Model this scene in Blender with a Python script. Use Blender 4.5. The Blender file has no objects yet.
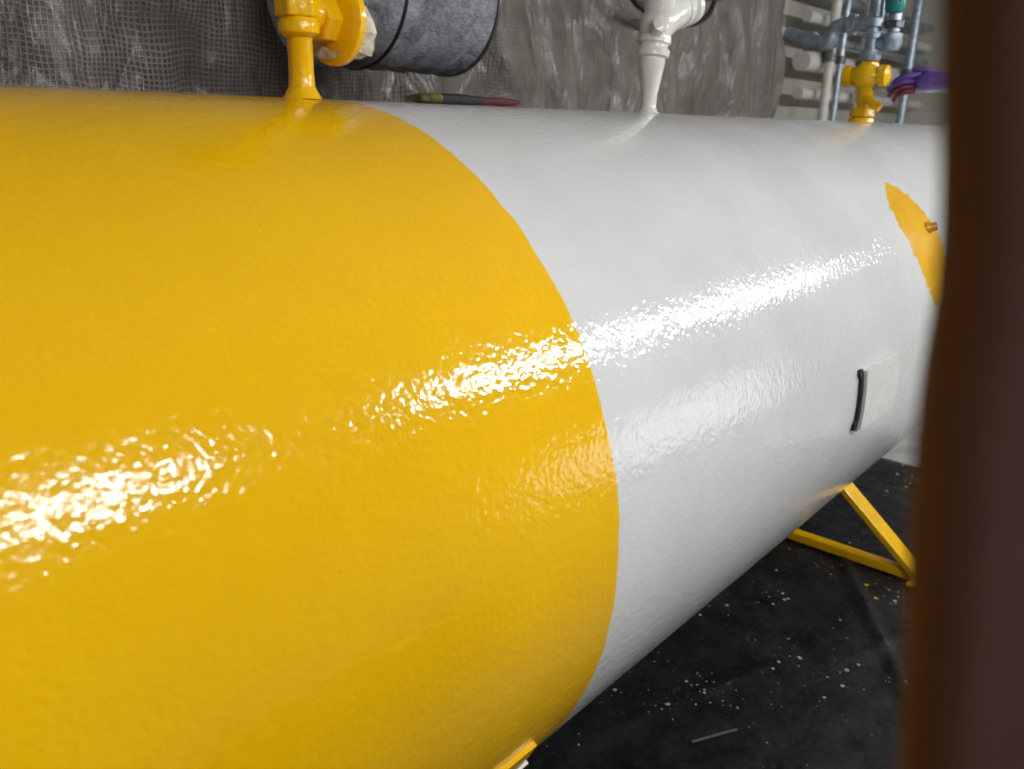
import bpy, math, random
import numpy as np
from mathutils import Vector, Matrix, noise
random.seed(4)
S=0.6; H0=0.84          # tank radius (m), axis height above the floor (m)
def Wd(x,y,z): return Vector((S*x,S*y,S*z+H0))
scn=bpy.context.scene
col=scn.collection
scn.view_settings.view_transform='Standard'
scn.view_settings.look='None'
scn.view_settings.exposure=0.08

# ------------------------------------------------------------ materials
def newmat(name):
    m=bpy.data.materials.new(name); m.use_nodes=True
    nt=m.node_tree; b=nt.nodes['Principled BSDF']
    return m,nt,b
def N(nt,t,**kw):
    n=nt.nodes.new(t)
    for k,v in kw.items():
        if k in n.inputs: n.inputs[k].default_value=v
        else: setattr(n,k,v)
    return n
def ramp(nt,stops):
    r=nt.nodes.new('ShaderNodeValToRGB'); e=r.color_ramp.elements
    e[0].position,e[0].color=stops[0]; e[1].position,e[1].color=stops[-1]
    for p,c in stops[1:-1]:
        k=e.new(p); k.color=c
    return r
def coords(nt,kind='Object'): return nt.nodes.new('ShaderNodeTexCoord').outputs[kind]
def simple(name,c,rough=0.5,metal=0.0,var=0.15,scale=20,bump=0.0,bscale=80,coat=0.0):
    m,nt,b=newmat(name); L=nt.links
    co=coords(nt)
    n=N(nt,'ShaderNodeTexNoise',Scale=scale,Detail=4.0); L.new(co,n.inputs['Vector'])
    r=ramp(nt,[(0.3,tuple(x*(1-var) for x in c)+(1,)),(0.7,tuple(min(1,x*(1+var)) for x in c)+(1,))])
    L.new(n.outputs['Fac'],r.inputs['Fac']); L.new(r.outputs['Color'],b.inputs['Base Color'])
    b.inputs['Roughness'].default_value=rough; b.inputs['Metallic'].default_value=metal
    b.inputs['Coat Weight'].default_value=coat
    if bump>0:
        n2=N(nt,'ShaderNodeTexNoise',Scale=bscale,Detail=2.0); L.new(co,n2.inputs['Vector'])
        bp=N(nt,'ShaderNodeBump',Strength=1.0,Distance=bump); L.new(n2.outputs['Fac'],bp.inputs['Height'])
        L.new(bp.outputs['Normal'],b.inputs['Normal'])
    return m
YEL=(0.86,0.485,0.002)

def orange_peel(nt,co,fine=0.0008,coarse=0.0009):
    L=nt.links
    n1=N(nt,'ShaderNodeTexNoise',Scale=115.0,Detail=1.5,Roughness=0.5,Distortion=0.15); L.new(co,n1.inputs['Vector'])
    n2=N(nt,'ShaderNodeTexNoise',Scale=50.0,Detail=1.0,Roughness=0.5); L.new(co,n2.inputs['Vector'])
    b1=N(nt,'ShaderNodeBump',Strength=1.0,Distance=fine); L.new(n1.outputs['Fac'],b1.inputs['Height'])
    b2=N(nt,'ShaderNodeBump',Strength=1.0,Distance=coarse); L.new(n2.outputs['Fac'],b2.inputs['Height'])
    L.new(b1.outputs['Normal'],b2.inputs['Normal'])
    return b2
def tank_mat():
    m,nt,b=newmat('tank_two_tone_paint'); L=nt.links
    co=coords(nt)
    sep=N(nt,'ShaderNodeSeparateXYZ'); L.new(co,sep.inputs[0])
    ns=N(nt,'ShaderNodeTexNoise',Scale=14.0,Detail=4.0,Roughness=0.6); L.new(co,ns.inputs['Vector'])
    wob=N(nt,'ShaderNodeMath',operation='MULTIPLY_ADD'); L.new(ns.outputs['Fac'],wob.inputs[0]); wob.inputs[1].default_value=0.016; wob.inputs[2].default_value=-0.008
    ad=N(nt,'ShaderNodeMath',operation='ADD'); L.new(sep.outputs['X'],ad.inputs[0]); L.new(wob.outputs[0],ad.inputs[1])
    gt=N(nt,'ShaderNodeMapRange'); L.new(ad.outputs[0],gt.inputs['Value'])
    gt.inputs['From Min'].default_value=1.4297*S-0.001; gt.inputs['From Max'].default_value=1.4297*S+0.001
    big=N(nt,'ShaderNodeTexNoise',Scale=3.0,Detail=5.0,Roughness=0.6); L.new(co,big.inputs['Vector'])
    ry=ramp(nt,[(0.3,(YEL[0]*0.95,YEL[1]*0.93,YEL[2],1)),(0.7,(YEL[0]*1.03,YEL[1]*1.04,YEL[2]*1.6,1))])
    rw=ramp(nt,[(0.3,(0.62,0.627,0.615,1)),(0.7,(0.71,0.72,0.72,1))])
    L.new(big.outputs['Fac'],ry.inputs['Fac']); L.new(big.outputs['Fac'],rw.inputs['Fac'])
    mx=N(nt,'ShaderNodeMix',data_type='RGBA'); L.new(gt.outputs[0],mx.inputs['Factor'])
    L.new(ry.outputs['Color'],mx.inputs['A']); L.new(rw.outputs['Color'],mx.inputs['B'])
    L.new(mx.outputs['Result'],b.inputs['Base Color'])
    st=N(nt,'ShaderNodeTexNoise',Scale=5.0,Detail=3.0); L.new(co,st.inputs['Vector'])
    rr=N(nt,'ShaderNodeMapRange'); L.new(st.outputs['Fac'],rr.inputs['Value'])
    rr.inputs['From Min'].default_value=0.3; rr.inputs['From Max'].default_value=0.7
    rr.inputs['To Min'].default_value=0.07; rr.inputs['To Max'].default_value=0.15
    L.new(rr.outputs[0],b.inputs['Roughness'])
    bp=orange_peel(nt,co); L.new(bp.outputs['Normal'],b.inputs['Normal'])
    return m
M_tank=tank_mat()
def painted(name,c):
    m,nt,b=newmat(name); L=nt.links; co=coords(nt)
    n=N(nt,'ShaderNodeTexNoise',Scale=12.0,Detail=3.0); L.new(co,n.inputs['Vector'])
    r=ramp(nt,[(0.3,tuple(x*0.92 for x in c)+(1,)),(0.7,tuple(x*1.05 for x in c)+(1,))])
    L.new(n.outputs['Fac'],r.inputs['Fac']); L.new(r.outputs['Color'],b.inputs['Base Color'])
    b.inputs['Roughness'].default_value=0.2
    bp=orange_peel(nt,co,0.0007,0.0012); L.new(bp.outputs['Normal'],b.inputs['Normal'])
    return m
M_yel=painted('glossy_yellow_paint',YEL)
M_yel2=painted('yellow_brushed_patch',(0.80,0.43,0.002))
M_lug=painted('ochre_paint',(0.66,0.33,0.002))
M_wht=painted('glossy_white_paint',(0.70,0.69,0.63))
M_plate=painted('white_plate_paint',(0.72,0.72,0.69))
M_cream=simple('cream_insulation',(0.62,0.57,0.46),0.8,var=0.3,scale=40,bump=0.006,bscale=60)
M_dark=simple('dark_band_slot_shade',(0.012,0.010,0.009),0.6)  # near-black: duct band, and painted shadow in the nameplate slot
M_galv=simple('galvanised_steel',(0.36,0.43,0.50),0.4,0.6,0.35,30,0.0006)
M_iron=simple('dark_iron',(0.12,0.12,0.12),0.45,0.6,0.3,30)
M_teal=simple('teal_plastic',(0.01,0.20,0.19),0.35)
M_purple=simple('purple_nitrile',(0.10,0.045,0.26),0.4,var=0.3,scale=30,bump=0.003,bscale=60)
M_glovered=simple('dark_red_paint',(0.13,0.012,0.03),0.4)
M_wallL=simple('painted_block',(0.48,0.46,0.41),0.8,var=0.12,scale=3)
M_ceil=simple('ceiling_boards',(0.58,0.58,0.57),0.9)
M_frame=simple('light_frame',(0.62,0.60,0.55),0.5)
M_conc=simple('dusty_concrete',(0.40,0.40,0.39),0.85,var=0.25,scale=6)
M_bristle=simple('bristle_yellow',(0.08,0.08,0.015),0.8,var=0.8,scale=50)
M_ferrule=simple('black_ferrule',(0.010,0.010,0.010),0.7,0.0)
M_handle=simple('red_handle',(0.08,0.006,0.006),0.7)
M_tape=simple('grey_tape',(0.09,0.09,0.09),0.7)
M_house=simple('lamp_housing',(0.5,0.5,0.5),0.5)
M_cable=simple('black_cable',(0.02,0.018,0.016),0.5)

def duct_mat():
    m,nt,b=newmat('weathered_duct_wrap'); L=nt.links; co=coords(nt)
    n=N(nt,'ShaderNodeTexNoise',Scale=9.0,Detail=8.0,Roughness=0.7,Distortion=0.8); L.new(co,n.inputs['Vector'])
    r=ramp(nt,[(0.30,(0.10,0.09,0.09,1)),(0.40,(0.20,0.20,0.22,1)),(0.56,(0.33,0.34,0.38,1)),(0.75,(0.46,0.47,0.50,1))]); L.new(n.outputs['Fac'],r.inputs['Fac'])
    mp=N(nt,'ShaderNodeMapping'); mp.inputs['Scale'].default_value=(60,220,220); L.new(co,mp.inputs['Vector'])
    n2=N(nt,'ShaderNodeTexNoise',Scale=1.0,Detail=2.0); L.new(mp.outputs[0],n2.inputs['Vector'])
    mr=N(nt,'ShaderNodeMapRange'); L.new(n2.outputs['Fac'],mr.inputs['Value']); mr.inputs['From Min'].default_value=0.35; mr.inputs['From Max'].default_value=0.65; mr.inputs['To Min'].default_value=0.65; mr.inputs['To Max'].default_value=1.15
    mx=N(nt,'ShaderNodeMix',data_type='RGBA',blend_type='MULTIPLY'); mx.inputs['Factor'].default_value=1.0
    L.new(r.outputs['Color'],mx.inputs['A']); L.new(mr.outputs[0],mx.inputs['B'])
    L.new(mx.outputs['Result'],b.inputs['Base Color']); b.inputs['Roughness'].default_value=0.65
    bp=N(nt,'ShaderNodeBump',Distance=0.012); L.new(n.outputs['Fac'],bp.inputs['Height']); L.new(bp.outputs['Normal'],b.inputs['Normal'])
    return m
M_duct=duct_mat()

def tarp_mat():
    m,nt,b=newmat('reinforced_mesh_tarp'); L=nt.links; co=coords(nt)
    sep=N(nt,'ShaderNodeSeparateXYZ'); L.new(co,sep.inputs[0])
    nzw=N(nt,'ShaderNodeTexNoise',Scale=5.0,Detail=2.0); L.new(co,nzw.inputs['Vector'])
    wv=N(nt,'ShaderNodeMath',operation='MULTIPLY_ADD'); L.new(nzw.outputs['Fac'],wv.inputs[0]); wv.inputs[1].default_value=0.07; L.new(sep.outputs['Z'],wv.inputs[2])
    wx=N(nt,'ShaderNodeMath',operation='MULTIPLY_ADD'); L.new(nzw.outputs['Fac'],wx.inputs[0]); wx.inputs[1].default_value=-0.05; L.new(sep.outputs['X'],wx.inputs[2])
    def lines(out,period,w):
        a=N(nt,'ShaderNodeMath',operation='MULTIPLY'); L.new(out,a.inputs[0]); a.inputs[1].default_value=1/period
        f=N(nt,'ShaderNodeMath',operation='FRACT'); L.new(a.outputs[0],f.inputs[0])
        c=N(nt,'ShaderNodeMath',operation='PINGPONG'); L.new(f.outputs[0],c.inputs[0]); c.inputs[1].default_value=0.5
        l=N(nt,'ShaderNodeMapRange'); L.new(c.outputs[0],l.inputs['Value']); l.inputs['From Min'].default_value=w; l.inputs['From Max'].default_value=w*0.4
        return l.outputs[0]
    lx=lines(wx.outputs[0],0.014,0.22); lz=lines(wv.outputs[0],0.014,0.22)
    mxl=N(nt,'ShaderNodeMath',operation='MAXIMUM'); L.new(lx,mxl.inputs[0]); L.new(lz,mxl.inputs[1])
    fade=N(nt,'ShaderNodeMapRange'); L.new(sep.outputs['X'],fade.inputs['Value'])
    fade.inputs['From Min'].default_value=-1.0; fade.inputs['From Max'].default_value=0.8; fade.inputs['To Min'].default_value=0.85; fade.inputs['To Max'].default_value=0.28
    np_=N(nt,'ShaderNodeTexNoise',Scale=5.0,Detail=3.0); L.new(co,np_.inputs['Vector'])
    npr=N(nt,'ShaderNodeMapRange'); L.new(np_.outputs['Fac'],npr.inputs['Value']); npr.inputs['From Min'].default_value=0.38; npr.inputs['From Max'].default_value=0.62; npr.inputs['To Min'].default_value=0.35
    m1=N(nt,'ShaderNodeMath',operation='MULTIPLY'); L.new(mxl.outputs[0],m1.inputs[0]); L.new(npr.outputs[0],m1.inputs[1])
    mf=N(nt,'ShaderNodeMath',operation='MULTIPLY'); L.new(m1.outputs[0],mf.inputs[0]); L.new(fade.outputs[0],mf.inputs[1])
    mp=N(nt,'ShaderNodeMapping'); mp.inputs['Scale'].default_value=(3.2,1,0.7); mp.inputs['Rotation'].default_value=(0,0.3,0); L.new(co,mp.inputs['Vector'])
    n=N(nt,'ShaderNodeTexNoise',Scale=1.2,Detail=5.0,Roughness=0.5,Distortion=0.5); L.new(mp.outputs[0],n.inputs['Vector'])
    r=ramp(nt,[(0.3,(0.145,0.120,0.103,1)),(0.5,(0.215,0.182,0.160,1)),(0.70,(0.31,0.27,0.24,1))]); L.new(n.outputs['Fac'],r.inputs['Fac'])
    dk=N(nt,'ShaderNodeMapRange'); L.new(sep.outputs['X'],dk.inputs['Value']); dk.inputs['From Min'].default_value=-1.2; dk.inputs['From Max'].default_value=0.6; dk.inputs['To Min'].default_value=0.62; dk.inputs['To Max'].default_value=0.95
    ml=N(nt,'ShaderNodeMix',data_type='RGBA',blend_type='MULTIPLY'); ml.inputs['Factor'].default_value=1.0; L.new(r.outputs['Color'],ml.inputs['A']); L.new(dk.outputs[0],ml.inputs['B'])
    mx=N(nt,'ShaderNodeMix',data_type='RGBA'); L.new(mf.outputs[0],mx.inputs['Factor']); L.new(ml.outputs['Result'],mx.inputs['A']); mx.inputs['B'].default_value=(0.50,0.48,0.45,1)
    L.new(mx.outputs['Result'],b.inputs['Base Color'])
    b.inputs['Roughness'].default_value=0.28
    bp=N(nt,'ShaderNodeBump',Distance=0.0015); L.new(mxl.outputs[0],bp.inputs['Height'])
    mp2=N(nt,'ShaderNodeMapping'); mp2.inputs['Scale'].default_value=(1.6,1,0.6); mp2.inputs['Rotation'].default_value=(0,0.3,0); L.new(co,mp2.inputs['Vector'])
    v=N(nt,'ShaderNodeTexNoise',Scale=4.0,Detail=3.0,Roughness=0.5,Distortion=0.6); L.new(mp2.outputs[0],v.inputs['Vector'])
    bp2=N(nt,'ShaderNodeBump',Distance=0.09); L.new(v.outputs['Fac'],bp2.inputs['Height']); L.new(bp.outputs['Normal'],bp2.inputs['Normal'])
    L.new(bp2.outputs['Normal'],b.inputs['Normal'])
    return m
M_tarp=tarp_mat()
def sheet_mat():
    m,nt,b=newmat('black_plastic_sheeting'); L=nt.links; co=coords(nt)
    nz=N(nt,'ShaderNodeTexNoise',Scale=3.5,Detail=2.0); L.new(co,nz.inputs['Vector'])
    th=N(nt,'ShaderNodeMapRange'); L.new(nz.outputs['Fac'],th.inputs['Value']); th.inputs['From Min'].default_value=0.40; th.inputs['From Max'].default_value=0.7
    th.inputs['To Min'].default_value=0.03; th.inputs['To Max'].default_value=0.17
    def specks(sc):
        v=N(nt,'ShaderNodeTexVoronoi',Scale=sc); L.new(co,v.inputs['Vector'])
        lt=N(nt,'ShaderNodeMath',operation='LESS_THAN'); L.new(v.outputs['Distance'],lt.inputs[0]); L.new(th.outputs[0],lt.inputs[1])
        return lt.outputs[0]
    a,b1,c1=specks(17.0),specks(42.0),specks(80.0)
    mm=N(nt,'ShaderNodeMath',operation='MAXIMUM'); L.new(a,mm.inputs[0]); L.new(b1,mm.inputs[1])
    c2=N(nt,'ShaderNodeMath',operation='MULTIPLY'); L.new(c1,c2.inputs[0]); c2.inputs[1].default_value=0.4
    m3=N(nt,'ShaderNodeMath',operation='MAXIMUM'); L.new(mm.outputs[0],m3.inputs[0]); L.new(c2.outputs[0],m3.inputs[1])
    n3=N(nt,'ShaderNodeTexNoise',Scale=9.0,Detail=6.0,Roughness=0.7); L.new(co,n3.inputs['Vector'])
    r=ramp(nt,[(0.35,(0.006,0.006,0.007,1)),(0.75,(0.022,0.022,0.025,1))]); L.new(n3.outputs['Fac'],r.inputs['Fac'])
    vc=N(nt,'ShaderNodeTexNoise',Scale=6.0,Detail=1.0); L.new(co,vc.inputs['Vector'])
    rc=ramp(nt,[(0.59,(0.30,0.30,0.31,1)),(0.62,(0.50,0.36,0.02,1))]); L.new(vc.outputs['Fac'],rc.inputs['Fac'])
    mx=N(nt,'ShaderNodeMix',data_type='RGBA'); L.new(m3.outputs[0],mx.inputs['Factor']); L.new(r.outputs['Color'],mx.inputs['A']); L.new(rc.outputs['Color'],mx.inputs['B'])
    L.new(mx.outputs['Result'],b.inputs['Base Color']); b.inputs['Roughness'].default_value=0.36
    b.inputs['Specular IOR Level'].default_value=0.25
    n4=N(nt,'ShaderNodeTexNoise',Scale=4.0,Detail=4.0,Roughness=0.55); L.new(co,n4.inputs['Vector'])
    bp=N(nt,'ShaderNodeBump',Distance=0.03); L.new(n4.outputs['Fac'],bp.inputs['Height']); L.new(bp.outputs['Normal'],b.inputs['Normal'])
    return m
M_sheet=sheet_mat()
def brown_finger_mat():  # streaked brown for the upright that stands in for a finger
    m,nt,b=newmat('brown_finger_standin'); L=nt.links; co=coords(nt)
    mp=N(nt,'ShaderNodeMapping'); mp.inputs['Scale'].default_value=(30,30,2.0); L.new(co,mp.inputs['Vector'])
    n=N(nt,'ShaderNodeTexNoise',Scale=1.0,Detail=4.0,Distortion=0.6); L.new(mp.outputs[0],n.inputs['Vector'])
    r=ramp(nt,[(0.3,(0.085,0.044,0.037,1)),(0.7,(0.14,0.075,0.063,1))]); L.new(n.outputs['Fac'],r.inputs['Fac'])
    L.new(r.outputs['Color'],b.inputs['Base Color']); b.inputs['Roughness'].default_value=0.75
    b.inputs['Specular IOR Level'].default_value=0.12
    return m
M_finger=brown_finger_mat()

# ------------------------------------------------------------ mesh helpers
def mkobj(name,verts,faces,mat,parent=None,smooth=True,origin=None):
    me=bpy.data.meshes.new(name)
    verts=[Vector(v) for v in verts]
    if origin is None:
        origin=sum(verts,Vector())/len(verts)
    me.from_pydata([v-origin for v in verts],[],faces); me.update()
    import bmesh
    bm=bmesh.new(); bm.from_mesh(me); bmesh.ops.recalc_face_normals(bm,faces=bm.faces); bm.to_mesh(me); bm.free()
    if mat: me.materials.append(mat)
    if smooth:
        for p in me.polygons: p.use_smooth=True
        try: me.set_sharp_from_angle(angle=math.radians(40))
        except Exception: pass
    o=bpy.data.objects.new(name,me); col.objects.link(o); o.location=origin
    if parent: 
        o.parent=parent; o.location=origin-parent.location
    return o
def empty(name,loc):
    e=bpy.data.objects.new(name,None); col.objects.link(e); e.location=loc; e.empty_display_size=0.1
    return e
def frame(d):
    d=Vector(d).normalized(); a=Vector((0,0,1)) if abs(d.z)<0.9 else Vector((1,0,0))
    u=d.cross(a).normalized(); v=d.cross(u).normalized(); return u,v,d
def lathe(name,p0,d,prof,mat,parent=None,seg=40,hexa=False):
    """p0 in tank units, profile (h,r) in tank units"""
    u,v,d=frame(d); P0=Wd(*p0); vs=[];fs=[]
    n=6 if hexa else seg
    for h,r in prof:
        for i in range(n):
            a=2*math.pi*i/n
            vs.append(P0+d*h*S+(u*math.cos(a)+v*math.sin(a))*r*S)
    for k in range(len(prof)-1):
        for i in range(n):
            j=(i+1)%n; fs.append([k*n+i,k*n+j,(k+1)*n+j,(k+1)*n+i])
    fs.append(list(range(n))[::-1]); fs.append([(len(prof)-1)*n+i for i in range(n)])
    o=mkobj(name,vs,fs,mat,parent)
    if hexa:
        bv=o.modifiers.new('bevel','BEVEL'); bv.width=0.003; bv.segments=2
    return o
def tube(name,pts,r,mat,parent=None,seg=16,sub=6,unit=True):
    P=[Wd(*p) if unit else Vector(p) for p in pts]
    Q=[]
    if len(P)>2 and sub>1:
        E=[P[0]*2-P[1]]+P+[P[-1]*2-P[-2]]
        for i in range(1,len(E)-2):
            for k in range(sub):
                t=k/sub; a,b,c,d=E[i-1],E[i],E[i+1],E[i+2]
                Q.append(0.5*((2*b)+(c-a)*t+(2*a-5*b+4*c-d)*t*t+(3*b-a-3*c+d)*t**3))
        Q.append(P[-1])
    else: Q=P
    rs=r if isinstance(r,(list,tuple)) else None
    vs=[];fs=[]; u=None
    for i,q in enumerate(Q):
        t=(Q[min(i+1,len(Q)-1)]-Q[max(i-1,0)]).normalized()
        if u is None: u,_,_=frame(t)
        u=(u-t*u.dot(t)).normalized(); v=t.cross(u)
        if rs:
            f=i/(len(Q)-1)*(len(rs)-1); k=min(int(f),len(rs)-2); rr=rs[k]+(rs[k+1]-rs[k])*(f-k)
        else: rr=r
        for j in range(seg):
            a=2*math.pi*j/seg; vs.append(q+(u*math.cos(a)+v*math.sin(a))*rr*S)
    for k in range(len(Q)-1):
        for j in range(seg):
            l=(j+1)%seg; fs.append([k*seg+j,k*seg+l,(k+1)*seg+l,(k+1)*seg+j])
    fs.append(list(range(seg))[::-1]); fs.append([(len(Q)-1)*seg+j for j in range(seg)])
    return mkobj(name,vs,fs,mat,parent)
def beam(name,a,b,w,h,mat,parent=None,up=(0,0,1),bev=0.004):
    A=Wd(*a);B=Wd(*b);d=(B-A).normalized();s=d.cross(Vector(up)).normalized();t=s.cross(d).normalized()
    vs=[];
    for P in (A,B):
        for i,j in ((-1,-1),(1,-1),(1,1),(-1,1)): vs.append(P+s*i*w*S/2+t*j*h*S/2)
    fs=[[0,1,2,3],[7,6,5,4],[0,4,5,1],[1,5,6,2],[2,6,7,3],[3,7,4,0]]
    o=mkobj(name,vs,fs,mat,parent,smooth=False)
    if bev: m=o.modifiers.new('bevel','BEVEL'); m.width=bev; m.segments=3
    return o
def box(name,lo,hi,mat,parent=None,bev=0.0):
    a=Wd(*lo);b=Wd(*hi)
    vs=[(x,y,z) for x in (a.x,b.x) for y in (a.y,b.y) for z in (a.z,b.z)]
    fs=[[0,1,3,2],[4,6,7,5],[0,4,5,1],[2,3,7,6],[0,2,6,4],[1,5,7,3]]
    o=mkobj(name,vs,fs,mat,parent,smooth=False)
    if bev: m=o.modifiers.new('bevel','BEVEL'); m.width=bev; m.segments=3
    return o
def shell(name,rows,r0,r1,mat,parent=None,nx=10):
    """curved plate hugging the tank; rows=[(theta_deg,x_left,x_right)]"""
    vs=[];fs=[];nr=len(rows);n=nx+1
    for r in (r0,r1):
        for th,xl,xr in rows:
            c,s=math.cos(math.radians(th)),math.sin(math.radians(th))
            for i in range(n): 
                x=xl+(xr-xl)*i/nx; vs.append(Wd(x,r*c,r*s))
    o=nr*n
    for k in range(nr-1):
        for i in range(nx):
            a=k*n+i; fs.append([a,a+1,a+n+1,a+n]); fs.append([o+a,o+a+n,o+a+n+1,o+a+1])
    for k in range(nr-1):
        a=k*n; fs.append([a,a+n,o+a+n,o+a]); a=k*n+nx; fs.append([a,o+a,o+a+n,a+n])
    for i in range(nx):
        fs.append([i,o+i,o+i+1,i+1]); a=(nr-1)*n+i; fs.append([a,a+1,o+a+1,o+a])
    return mkobj(name,vs,fs,mat,parent)

# ------------------------------------------------------------ room
XL,XR,YF,YB,ZF,ZC=-3.2,13.4,-5.2,2.2,-1.4,3.1
t=0.15
box('floor',(XL,YF,ZF-t),(XR,YB,ZF),M_conc)
box('ceiling',(XL,YF,ZC),(XR,YB,ZC+t),M_ceil)
box('wall_back',(XL,YB,ZF),(XR,YB+t,ZC),M_wallL)
box('wall_front',(XL,YF-t,ZF),(XR,YF,ZC),M_wallL)
box('wall_left',(XL-t,YF,ZF),(XL,YB,ZC),M_wallL)
box('wall_right',(XR,YF,ZF),(XR+t,YB,ZC),M_wallL)
# painted service pipework on the uncovered part of the back wall
pw=empty('wall_pipework',Wd(11,1.8,1.6))
for i,(z,r,m) in enumerate(((1.30,0.06,M_frame),(1.62,0.10,M_frame),(1.86,0.04,M_galv),(2.05,0.06,M_frame),(2.3,0.05,M_galv))):
    tube('run_%d'%i,[(8.95,1.9,z),(13.2,1.9,z)],r,m,pw)
for i,(x,r,m) in enumerate(((9.25,0.05,M_frame),(9.55,0.035,M_galv),(10.3,0.07,M_frame),(11.9,0.06,M_galv))):
    tube('riser_%d'%i,[(x,1.72,-1.38),(x,1.72,3.08)],r,m,pw)
    for k,z in enumerate((0.4,1.62,2.6)): lathe('clamp_%d_%d'%(i,k),(x,1.72,z),(0,0,1),[(0,r+0.02),(0.08,r+0.02)],M_iron,pw)

# tarp hung in front of the back wall with real folds
def tarp():
    x0,x1,z0,z1=-3.0,8.85,-1.3,2.9; nx,nz=640,110
    vs=[];fs=[]
    for j in range(nz+1):
        z=z0+(z1-z0)*j/nz
        for i in range(nx+1):
            x=x0+(x1-x0)*i/nx
            q=noise.noise(Vector((x*0.9,z*0.7,5)))
            y=2.02+0.055*math.sin(x*3.6+3*q+z)+0.026*math.sin(x*9+z*2.5+4*q)
            y+=0.08*noise.noise(Vector((x*1.5+z*0.8,z*1.1,3)))
            y+=0.045*(1-abs(noise.noise(Vector((x*2.6+z*1.0,z*1.4-x*0.3,1))))*3)*0.5
            y+=0.010*noise.noise(Vector((x*6,z*3,1)))
            vs.append(Wd(x,max(1.83,min(y,2.19)),z))
    for j in range(nz):
        for i in range(nx):
            a=j*(nx+1)+i; fs.append([a,a+1,a+nx+2,a+nx+1])
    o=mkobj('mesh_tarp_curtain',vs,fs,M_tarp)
    for p in o.data.polygons: p.use_smooth=True
tarp()

# black plastic sheeting on the floor
def sheet():
    x0,x1,y0,y1=-2.6,6.22,-4.2,1.7; nx,ny=300,200
    vs=[];fs=[]
    for j in range(ny+1):
        y=y0+(y1-y0)*j/ny
        for i in range(nx+1):
            x=x0+(x1-x0)*i/nx
            z=ZF+0.008+0.012*abs(noise.noise(Vector((x*1.8,y*1.8,0))))
            for (ax,ay),(bx,by),hh in (((4.55,-0.55),(3.3,-1.35),0.026),((2.2,-0.35),(3.4,-0.75),0.014),((5.6,-1.6),(3.6,-1.0),0.015)):
                A=Vector((ax,ay));B=Vector((bx,by));Pp=Vector((x,y));d=B-A;tt=max(0,min(1,(Pp-A).dot(d)/d.length_squared))
                dist=(Pp-A-d*tt).length; z+=hh*math.exp(-(dist/0.03)**2)
            vs.append(Wd(x,y,z))
    for j in range(ny):
        for i in range(nx):
            a=j*(nx+1)+i; fs.append([a,a+1,a+nx+2,a+nx+1])
    return mkobj('plastic_floor_sheet',vs,fs,M_sheet)
sheet()
beam('tape_scrap',(2.55,-0.70,ZF+0.03),(2.74,-0.80,ZF+0.03),0.010,0.004,M_tape,bev=0)

# ------------------------------------------------------------ tank
TX0,TX1=-1.3,7.3
tank=empty('pressure_tank',Wd(0,0,0))
def tank_body():
    prof=[]
    for k in range(0,15):
        a=math.pi/2*k/14; prof.append((TX0-0.5*math.cos(a),math.sin(a)))
    for k in range(1,60): prof.append((TX0+(TX1-TX0)*k/60,1.0))
    for k in range(0,15):
        a=math.pi/2*k/14; prof.append((TX1+0.5*math.sin(a),math.cos(a)))
    n=256; vs=[];fs=[]
    for x,r in prof:
        r=max(r,0.001)
        for i in range(n):
            a=2*math.pi*i/n; vs.append(Wd(x,r*math.cos(a),r*math.sin(a)))
    for k in range(len(prof)-1):
        for i in range(n):
            j=(i+1)%n; fs.append([k*n+i,k*n+j,(k+1)*n+j,(k+1)*n+i])
    o=mkobj('tank_shell',vs,fs,M_tank,tank,origin=Wd(0,0,0))
    for p in o.data.polygons: p.use_smooth=True
tank_body()
# painted nameplate bracket
shell('nameplate',[(th,2.965,3.33) for th in np.linspace(171.8,184.3,14)],1.012,1.024,M_plate,tank)
shell('nameplate_backing',[(th,2.975,3.32) for th in np.linspace(172.2,183.9,14)],0.995,1.013,M_plate,tank)
shell('nameplate_slot_shade',[(171.4,2.930,2.957),(172.6,2.930,2.959),(173.1,2.942,2.959)]+[(th,2.945,2.962) for th in np.linspace(173.5,182.2,10)]+[(182.8,2.930,2.959),(184.2,2.930,2.957)],0.99,1.012,M_dark,tank,nx=2)  # near-black strip paints the shadow in the slot beside the plate
# yellow test patch + lug
rows=[]
key=[(132.6,3.915,3.945),(135,3.84,4.035),(138,3.78,4.085),(141,3.75,4.13),(145,3.745,4.17),(149,3.76,4.2),(153,3.775,4.2),(157,3.80,4.18),(161,3.835,4.1),(164,3.87,4.03),(167,3.93,3.96)]
for i in range(len(key)-1):
    for k in range(8):
        f=k/8; a,b=key[i],key[i+1]
        th,l,r=[a[j]+(b[j]-a[j])*f for j in range(3)]
        rows.append((th,l+0.035*noise.noise(Vector((th*0.9,0.3,0)))+0.012*noise.noise(Vector((th*4,2,0))),r+0.05*noise.noise(Vector((th*0.9,5,0)))+0.012*noise.noise(Vector((th*4,7,0)))))
rows.append(key[-1])
shell('yellow_patch',rows,0.9995,1.0008,M_yel2,tank,nx=14)
c,s=math.cos(math.radians(147)),math.sin(math.radians(147))
lathe('lug',(4.08,c*0.99,s*0.99),(0.5,c,s*0.5),[(0,0.028),(0.02,0.028),(0.022,0.020),(0.05,0.020)],M_lug,tank)
# skid rail under the yellow half
shell('skid_rail',[(th,-0.9,1.265) for th in np.linspace(205.0,211.5,10)],0.99,1.012,M_yel,tank,nx=20)
shell('skid_pad',[(th,0.6,1.30) for th in np.linspace(211.7,222,8)],0.99,1.018,M_wht,tank,nx=6)

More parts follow.
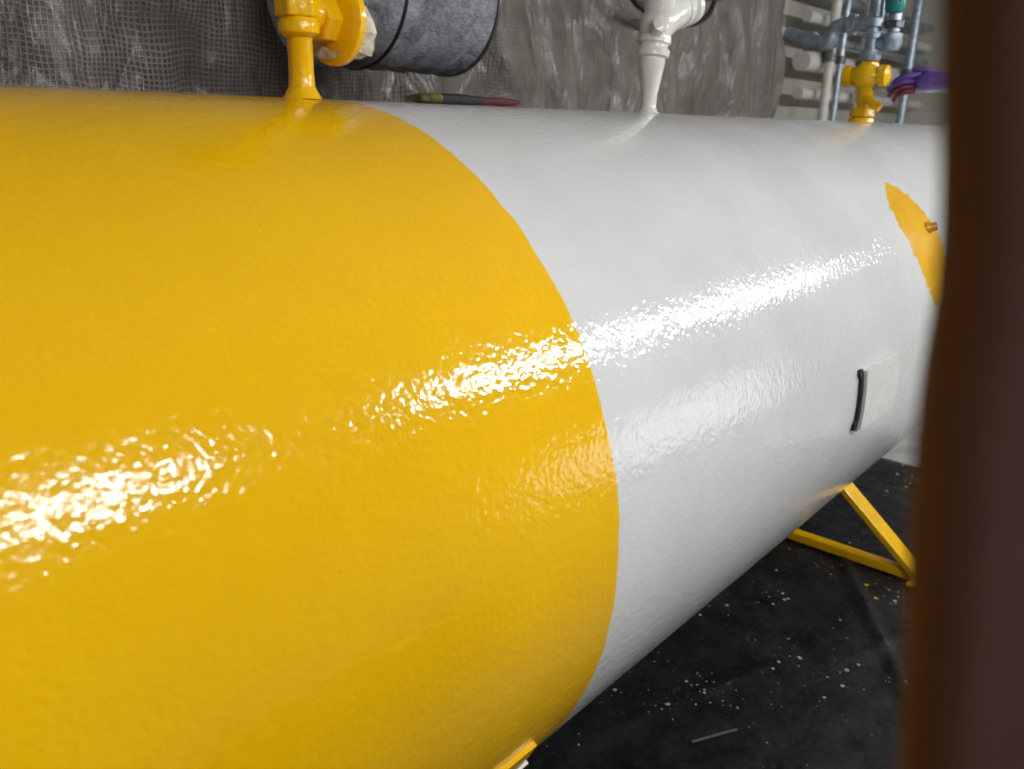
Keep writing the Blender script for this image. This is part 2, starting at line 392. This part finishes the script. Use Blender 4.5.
# support frames (welded to the tank)
def stand(x):
    e=empty('steel_support_stand',Wd(x,0,ZF))
    beam('cross_bar',(x,-1.02,ZF+0.05),(x,1.02,ZF+0.05),0.07,0.05,M_yel,e)
    for sgn in (-1,1):
        beam('strut_%s'%('near' if sgn<0 else 'far'),(x,sgn*1.0,ZF+0.055),(x,sgn*0.465,-0.895),0.13,0.035,M_yel,e,up=(0,1,1))
        beam('foot_%s'%('near' if sgn<0 else 'far'),(x-0.1,sgn*1.0,ZF+0.03),(x+0.1,sgn*1.0,ZF+0.03),0.08,0.02,M_yel,e)
    beam('web',(x,0,ZF+0.07),(x,0,-1.0),0.08,0.05,M_yel,e,up=(0,1,0))
stand(4.5); stand(-0.6)

# ------------------------------------------------------------ valves
def yellow_angle_valve():
    x,y=1.335,-0.03
    e=empty('angle_valve',Wd(x,y,1.0))
    lathe('riser',(x,y,0.998),(0,0,1),[(0,0.05),(0.012,0.042),(0.03,0.033),(0.06,0.031),(0.14,0.031),(0.15,0.036)],M_yel,e)
    lathe('union_nut',(x,y,1.142),(0,0,1),[(0,0.036),(0.01,0.05),(0.03,0.052),(0.045,0.045)],M_yel,e)
    lathe('hex',(x,y,1.187),(0,0,1),[(0,0.058),(0.05,0.058)],M_yel,e,hexa=True)
    lathe('body',(x,y,1.235),(0,0,1),[(0,0.05),(0.02,0.066),(0.08,0.07),(0.12,0.06),(0.15,0.045),(0.25,0.04)],M_yel,e)
    lathe('outlet_neck',(x,y,1.20),(1,0,0.0),[(0,0.04),(0.13,0.04)],M_yel,e)
    lathe('round_cap',(x+0.09,y,1.19),(1,0.05,0),[(0,0.02),(0.0,0.085),(0.006,0.102),(0.012,0.108),(0.03,0.108),(0.036,0.10),(0.04,0.04),(0.05,0.04)],M_yel,e,seg=64)
    lathe('cap_boss',(x+0.05,y,1.19),(1,0.05,0),[(0,0.055),(0.045,0.06)],M_yel,e,hexa=True)
    vs=[];fs=[];n=18
    P=[(x+0.13,0.02),(x+0.145,0.05),(x+0.17,0.058),(x+0.19,0.046),(x+0.20,0.02)]
    for k,(xx,rr) in enumerate(P):
        for i in range(n):
            a=2*math.pi*i/n; q=rr*(1+0.5*noise.noise(Vector((math.cos(a)*1.7,math.sin(a)*1.7,k*0.9))))
            vs.append(Wd(xx,y-0.015+q*math.cos(a),1.165+q*math.sin(a)))
    for k in range(len(P)-1):
        for i in range(n):
            j=(i+1)%n; fs.append([k*n+i,k*n+j,(k+1)*n+j,(k+1)*n+i])
    fs.append(list(range(n))); fs.append([(len(P)-1)*n+i for i in range(n)])
    mkobj('masking_wrap',vs,fs,M_cream,e)
    # bare crescent left unpainted on the cap's inner face (left lower side)
    vs=[]
    for i in range(15):
        a=math.radians(180+i*9)
        w_=0.030*math.sin(math.pi*i/14)
        for rr in (0.092-w_,0.094):
            vs.append(Wd(x+0.086,y-rr*math.cos(a),1.19+rr*math.sin(a)))
    mkobj('bare_crescent',vs,[[2*i,2*i+1,2*i+3,2*i+2] for i in range(14)],M_cream,e)
    lathe('stem',(x,y,1.45),(0,0,1),[(0,0.02),(0.15,0.02)],M_yel,e)
    lathe('handwheel',(x,y,1.58),(0,0,1),[(0,0.12),(0.01,0.135),(0.03,0.135),(0.04,0.12)],M_yel,e,seg=48)
yellow_angle_valve()
def white_relief_valve():
    x,y=2.97,-0.03
    e=empty('relief_valve',Wd(x,y,1.0))
    lathe('riser',(x,y,0.998),(0,0,1),[(0,0.045),(0.012,0.034),(0.025,0.029),(0.07,0.031),(0.13,0.042),(0.19,0.052),(0.21,0.050)],M_wht,e)
    lathe('collar',(x,y,1.20),(0.12,0,1),[(0,0.05),(0.008,0.064),(0.03,0.066),(0.04,0.056),(0.05,0.056),(0.058,0.066),(0.08,0.064),(0.088,0.05)],M_wht,e)
    tube('elbow',[(x+0.005,y,1.26),(x+0.03,y,1.33),(x+0.12,y,1.38),(x+0.26,y,1.43)],[0.055,0.07,0.07,0.06],M_wht,e,seg=24)
    lathe('outlet_ring',(x+0.15,y,1.385),(1,0,0.35),[(0,0.06),(0.01,0.072),(0.03,0.072),(0.04,0.062),(0.06,0.062),(0.07,0.075),(0.10,0.075),(0.11,0.05)],M_wht,e)
    lathe('bonnet',(x+0.03,y,1.33),(0.05,0,1),[(0,0.05),(0.05,0.06),(0.12,0.058),(0.13,0.068),(0.17,0.068),(0.20,0.045),(0.38,0.04),(0.42,0.02)],M_wht,e)
    lathe('hex',(x+0.03,y,1.46),(0.05,0,1),[(0,0.08),(0.04,0.08)],M_wht,e,hexa=True)
    lathe('test_plug',(x-0.03,y-0.03,1.30),(-0.5,-0.6,0.3),[(0,0.03),(0.05,0.03),(0.055,0.02)],M_wht,e)
white_relief_valve()
def yellow_small_valve():
    x,y=5.38,-0.03
    e=empty('shutoff_valve',Wd(x,y,1.0))
    lathe('riser',(x,y,0.999),(0,0,1),[(0,0.075),(0.02,0.07),(0.04,0.035),(0.09,0.033),(0.12,0.045),(0.20,0.05)],M_yel,e)
    lathe('hex_low',(x,y,1.03),(0,0,1),[(0,0.08),(0.05,0.07)],M_yel,e,hexa=True)
    lathe('body',(x-0.02,y+0.14,1.26),(0,-1,0),[(0,0.04),(0.01,0.06),(0.05,0.06),(0.06,0.045),(0.10,0.07),(0.17,0.07),(0.21,0.045),(0.22,0.06),(0.26,0.06),(0.27,0.04)],M_yel,e)
    lathe('hex_top',(x,y,1.30),(0,0,1),[(0,0.06),(0.04,0.055)],M_yel,e,hexa=True)
    tube('lever',[(x-0.05,y-0.03,1.14),(x-0.06,y-0.08,1.10),(x-0.06,y-0.12,1.08)],0.026,M_yel,e)
    g1=e
    lathe('pipe_a',(x,y+0.0,1.345),(0,0,1),[(0,0.05),(0.02,0.06),(0.06,0.06),(0.065,0.042),(0.12,0.042),(0.125,0.062),(0.15,0.062),(0.155,0.045),(0.18,0.045),(0.185,0.062),(0.23,0.062),(0.24,0.042),(1.7,0.042)],M_galv,g1)
    lathe('pipe_b',(x,y-0.11,1.40),(0,0,1),[(0,0.04),(0.02,0.055),(0.09,0.055),(0.10,0.035),(1.6,0.035)],M_galv,g1)
    lathe('hex_nut_b',(x,y-0.11,1.52),(0,0,1),[(0,0.055),(0.04,0.055)],M_iron,g1,hexa=True)
    tube('link',[(x,y-0.0,1.44),(x,y-0.11,1.44)],0.035,M_galv,g1)
    lathe('teal_cap',(x-0.03,y-0.11,1.60),(0,0,1),[(0,0.045),(0.02,0.055),(0.07,0.055),(0.12,0.045)],M_teal,g1)
    tube('teal_lever',[(x-0.06,y-0.11,1.66),(x-0.08,y-0.2,1.69),(x-0.08,y-0.28,1.69)],0.018,M_teal,g1)
    tube('elbow_pipe',[(x,y+0.02,1.55),(x,y+0.18,1.55),(x,y+0.24,1.52),(x,y+0.27,1.45),(x+0.02,y+0.40,1.47),(x+0.05,y+0.55,1.52)],0.045,M_galv,g1)
    lathe('elbow_ring_1',(x,y+0.11,1.55),(0,1,0),[(0,0.06),(0.04,0.06)],M_galv,g1)
    lathe('elbow_ring_2',(x+0.02,y+0.36,1.465),(0,1,0.1),[(0,0.058),(0.05,0.058)],M_galv,g1)
    lathe('elbow_ring_3',(x+0.02,y+0.27,1.43),(0,0,1),[(0,0.055),(0.04,0.058),(0.05,0.05)],M_iron,g1)
    lathe('elbow_drop',(x+0.02,y+0.27,1.36),(0,0,1),[(0,0.02),(0.02,0.035),(0.08,0.035)],M_iron,g1)
    tube('upper_run',[(x,y+0.04,1.76),(x,y+0.6,1.76),(x,y+1.65,1.78)],0.03,M_galv,g1)
    tube('side_branch',[(x,y-0.0,1.20),(x,y-0.35,1.19),(x,y-0.75,1.19)],0.022,M_galv,g1)
    tube('branch_riser',[(x,y-0.75,1.17),(x,y-0.75,2.0),(x,y-0.75,3.08)],0.03,M_galv,g1)
yellow_small_valve()

# purple nitrile glove draped on the side branch, in place of a gloved hand
def glove():
    bx=5.30; dy=0.045; dz0=-0.03
    e=empty('nitrile_glove',Wd(bx,-0.4,1.22))
    def skin(name,chain,mat):
        me=bpy.data.meshes.new(name)
        P=[Wd(p[0],p[1]+dy,p[2]+dz0)-e.location for p in chain]
        me.from_pydata(P,[(i,i+1) for i in range(len(P)-1)],[])
        o=bpy.data.objects.new(name,me); col.objects.link(o); o.parent=e
        sk=o.modifiers.new('skin','SKIN')
        for i,p in enumerate(chain):
            r=p[3]*S; me.skin_vertices[0].data[i].radius=(r,r*0.8)
        me.skin_vertices[0].data[0].use_root=True
        sb=o.modifiers.new('sub','SUBSURF'); sb.levels=2; sb.render_levels=2
        me.materials.append(mat); sk.use_smooth_shade=True
    skin('palm',[(bx,-0.62,1.25,0.05),(bx-0.02,-0.54,1.26,0.06),(bx-0.04,-0.46,1.255,0.072),(bx-0.05,-0.38,1.24,0.065)],M_purple)
    skin('cuff',[(bx,-0.60,1.25,0.058),(bx+0.02,-0.68,1.23,0.062),(bx+0.03,-0.74,1.22,0.066)],M_purple)
    for i,(dz,l) in enumerate(((0.045,0.13),(0.015,0.15),(-0.015,0.14),(-0.04,0.11))):
        z=1.24+dz
        skin('finger_%d'%(i+1),[(bx-0.05,-0.40,z,0.025),(bx-0.09,-0.40+l*0.45,z-0.005,0.023),(bx-0.09,-0.40+l*0.8,z-0.03,0.021),(bx-0.06,-0.40+l,z-0.055,0.017)],M_purple if i<2 else M_glovered)
    skin('thumb',[(bx-0.03,-0.48,1.29,0.026),(bx-0.05,-0.42,1.315,0.024),(bx-0.06,-0.36,1.315,0.018)],M_purple)
glove()

# ------------------------------------------------------------ duct
def duct():
    y,z,r=1.42,1.53,0.355; x0,x1=2.45,3.32
    e=empty('insulated_duct',Wd(x0,y,z))
    pr=[(0,r-0.05),(0.0,r-0.01),(0.01,r)]
    W_=x1-x0-0.03
    for k in range(1,20): pr.append((0.01+(W_-0.02)*k/19,r+0.006*math.sin(k*1.7)))
    pr+= [(W_,r-0.01),(W_+0.005,r-0.05)]
    lathe('wrap',(x0,y,z),(1,0,0.0),pr,M_duct,e,seg=72)
    lathe('band',(2.69,y,z),(1,0,0),[(0,r),(0,r+0.010),(0.014,r+0.010),(0.014,r)],M_dark,e,seg=72)
    lathe('end_rim',(x1-0.035,y,z),(1,0,0),[(0,r),(0.004,r+0.010),(0.02,r+0.010),(0.028,r-0.02)],M_iron,e,seg=72)
    lathe('foam_end',(x0-0.012,y,z),(1,0,0),[(0,0.2),(0.002,r-0.02),(0.02,r-0.005)],M_duct,e,seg=48)
    for xx in (2.6,3.2):
        beam('hanger',(xx,y,z+r-0.01),(xx,y,ZC),0.03,0.01,M_iron,e,up=(1,0,0),bev=0)
duct()
# cables looping down in front of the tarp
tube('electrical_cable',[(5.2,1.75,2.05),(5.5,1.74,1.80),(5.8,1.72,1.72),(6.2,1.73,1.70),(6.6,1.75,1.80),(6.8,1.76,2.05)],0.022,M_cable)
tube('electrical_cable',[(5.4,1.70,2.05),(5.8,1.69,1.79),(6.2,1.68,1.77),(6.6,1.70,2.05)],0.018,M_handle)

# ------------------------------------------------------------ paint brush lying on top of the tank
def brush():
    y=0.05; z=1.012
    e=empty('paint_brush',Wd(2.0,y,z))
    def sect(name,secs,mat):
        vs=[];fs=[];n=20
        for x,w,h in secs:
            for i in range(n):
                a=2*math.pi*i/n
                ca,sa=math.cos(a),math.sin(a)
                ca=math.copysign(abs(ca)**0.7,ca); sa=math.copysign(abs(sa)**0.7,sa)
                vs.append(Wd(x,y+ca*w,z+sa*h+0.004))
        for k in range(len(secs)-1):
            for i in range(n):
                j=(i+1)%n; fs.append([k*n+i,k*n+j,(k+1)*n+j,(k+1)*n+i])
        fs.append(list(range(n))[::-1]); fs.append([(len(secs)-1)*n+i for i in range(n)])
        mkobj(name,vs,fs,mat,e)
    sect('bristles',[(1.79,0.035,0.008),(1.82,0.04,0.014),(1.88,0.04,0.018)],M_bristle)
    sect('ferrule',[(1.875,0.042,0.018),(1.95,0.042,0.018)],M_ferrule)
    sect('handle',[(1.945,0.036,0.016),(1.98,0.03,0.018),(2.03,0.018,0.015),(2.08,0.015,0.013)],M_ferrule)
    sect('handle_tip',[(2.075,0.015,0.013),(2.12,0.015,0.012),(2.18,0.018,0.014),(2.24,0.014,0.011),(2.27,0.006,0.006)],M_handle)
brush()

# ------------------------------------------------------------ leaning brown upright in place of a likely finger at the lens
f_px=830.9
yaw,pit,rol=0.8654,0.3087,0.0261
F=Vector((math.sin(yaw)*math.cos(pit),math.cos(yaw)*math.cos(pit),-math.sin(pit)))
R0=Vector((math.cos(yaw),-math.sin(yaw),0)); U0=R0.cross(F)
Rv=math.cos(rol)*R0+math.sin(rol)*U0; Uv=-math.sin(rol)*R0+math.cos(rol)*U0
def finger_upright():
    m=Vector((0.3175,-1.8135,0.874)); v=Vector((-0.028,0.108,0.993)).normalized()
    look=Vector((0.82,0.18,-0.22)); dd=(look-v*look.dot(v)).normalized(); w=dd.cross(v).normalized()
    if w.dot(Vector((0.648,-0.761,0)))<0: w=-w
    vs=[];fs=[]
    ts=list(np.linspace(-2.28,-0.3,14))+list(np.linspace(-0.26,0.26,40))+list(np.linspace(0.3,2.2,12))
    ring=[]
    cr=0.03
    for cx,cy,a0 in ((cr,cr,180),(0.15-cr,cr,270),(0.15-cr,0.12-cr,0),(cr,0.12-cr,90)):
        for k in range(7):
            a=math.radians(a0+k*15); ring.append((cx+cr*math.cos(a),cy+cr*math.sin(a)))
    nr=len(ring)
    def off(t):
        return -0.002+0.0050/(1+math.exp(-(t-0.0)/0.012))-0.0050/(1+math.exp(-(t-0.10)/0.03))+0.0010*noise.noise(Vector((t*9,0,0)))
    for t in ts:
        c=m+v*t+w*off(t)
        for a,b in ring: 
            p=c+w*a+dd*b; vs.append(Wd(*p))
    for k in range(len(ts)-1):
        for i in range(nr):
            j=(i+1)%nr; fs.append([k*nr+i,k*nr+j,(k+1)*nr+j,(k+1)*nr+i])
    fs.append(list(range(nr))[::-1]); fs.append([(len(ts)-1)*nr+i for i in range(nr)])
    o=mkobj('finger_standin',vs,fs,M_finger)
finger_upright()

# ------------------------------------------------------------ lamps
def shop_light(xa,xb,y,z,power,w=0.10,aim=(2.5,-0.8,0.3),colr=(0.985,0.99,1.0)):
    e=empty('linear_shop_light',Wd((xa+xb)/2,y,z))
    box('housing',(xa,y-0.16,z+0.03),(xb,y+0.16,z+0.10),M_house,e,bev=0.01)
    for k in (0.15,0.85):
        xx=xa+(xb-xa)*k; beam('chain_%d'%int(k*100),(xx,y,z+0.1),(xx,y,ZC),0.012,0.012,M_iron,e,up=(1,0,0),bev=0)
    ld=bpy.data.lights.new('tube','AREA'); ld.shape='RECTANGLE'; ld.size=(xb-xa)*S; ld.size_y=w
    ld.energy=power; ld.color=colr
    lo=bpy.data.objects.new('tube',ld); col.objects.link(lo)
    lo.parent=e; 
    d=(Wd(*aim)-Wd((xa+xb)/2,y,z)); d.x=0
    zc=-d.normalized(); xc=Vector((1,0,0)); yc=zc.cross(xc).normalized()
    lo.matrix_local=Matrix((xc,yc,zc)).transposed().to_4x4()
    return e
shop_light(-0.9,2.1,-3.7,2.45,46)
shop_light(4.0,6.6,-3.7,2.45,54)
shop_light(6.9,10.6,-3.7,2.45,50)
def work_light():
    x,y=6.2,-4.2
    e=empty('work_light',Wd(x,y,ZF))
    tgt=Wd(2.2,-0.95,0.2)
    for k in range(3):
        a=2*math.pi*k/3
        tube('leg_%d'%k,[(x+0.45*math.cos(a),y+0.45*math.sin(a),ZF+0.02),(x,y,ZF+0.6)],0.02,M_iron,e)
    tube('mast',[(x,y,ZF+0.5),(x,y,ZF+1.35)],0.025,M_iron,e)
    c=Wd(x,y,-0.05); zc=(c-tgt).normalized(); xc=Vector((0,0,1)).cross(zc).normalized(); yc=zc.cross(xc)
    ld=bpy.data.lights.new('lamp_face','AREA'); ld.shape='RECTANGLE'; ld.size=1.2; ld.size_y=0.6; ld.energy=5; ld.color=(1,0.98,0.94)
    lo=bpy.data.objects.new('lamp_face',ld); col.objects.link(lo); lo.parent=e
    mw=Matrix((xc,yc,zc)).transposed().to_4x4(); mw.translation=c-e.location; lo.matrix_local=mw
    vs=[]
    for dz in (0.01,0.09):
        for i,j in ((-1,-1),(1,-1),(1,1),(-1,1)): vs.append(c+xc*i*0.62+yc*j*0.32+zc*dz)
    mkobj('head',vs,[[0,1,2,3],[7,6,5,4],[0,4,5,1],[1,5,6,2],[2,6,7,3],[3,7,4,0]],M_house,e,smooth=False)
work_light()
w=bpy.data.worlds.new('world'); scn.world=w; w.use_nodes=True
w.node_tree.nodes['Background'].inputs[0].default_value=(0.5,0.5,0.5,1); w.node_tree.nodes['Background'].inputs[1].default_value=0.3

# ------------------------------------------------------------ camera
cd=bpy.data.cameras.new('camera'); cam=bpy.data.objects.new('camera',cd); col.objects.link(cam)
cd.sensor_width=36; cd.sensor_fit='HORIZONTAL'; cd.lens=f_px/1024*36; cd.clip_start=0.01
mw=Matrix((Rv,Uv,-F)).transposed().to_4x4(); mw.translation=Wd(0,-1.8881,0.9614); cam.matrix_world=mw
cd.dof.use_dof=True; cd.dof.focus_distance=1.5; cd.dof.aperture_fstop=4.5
scn.camera=cam
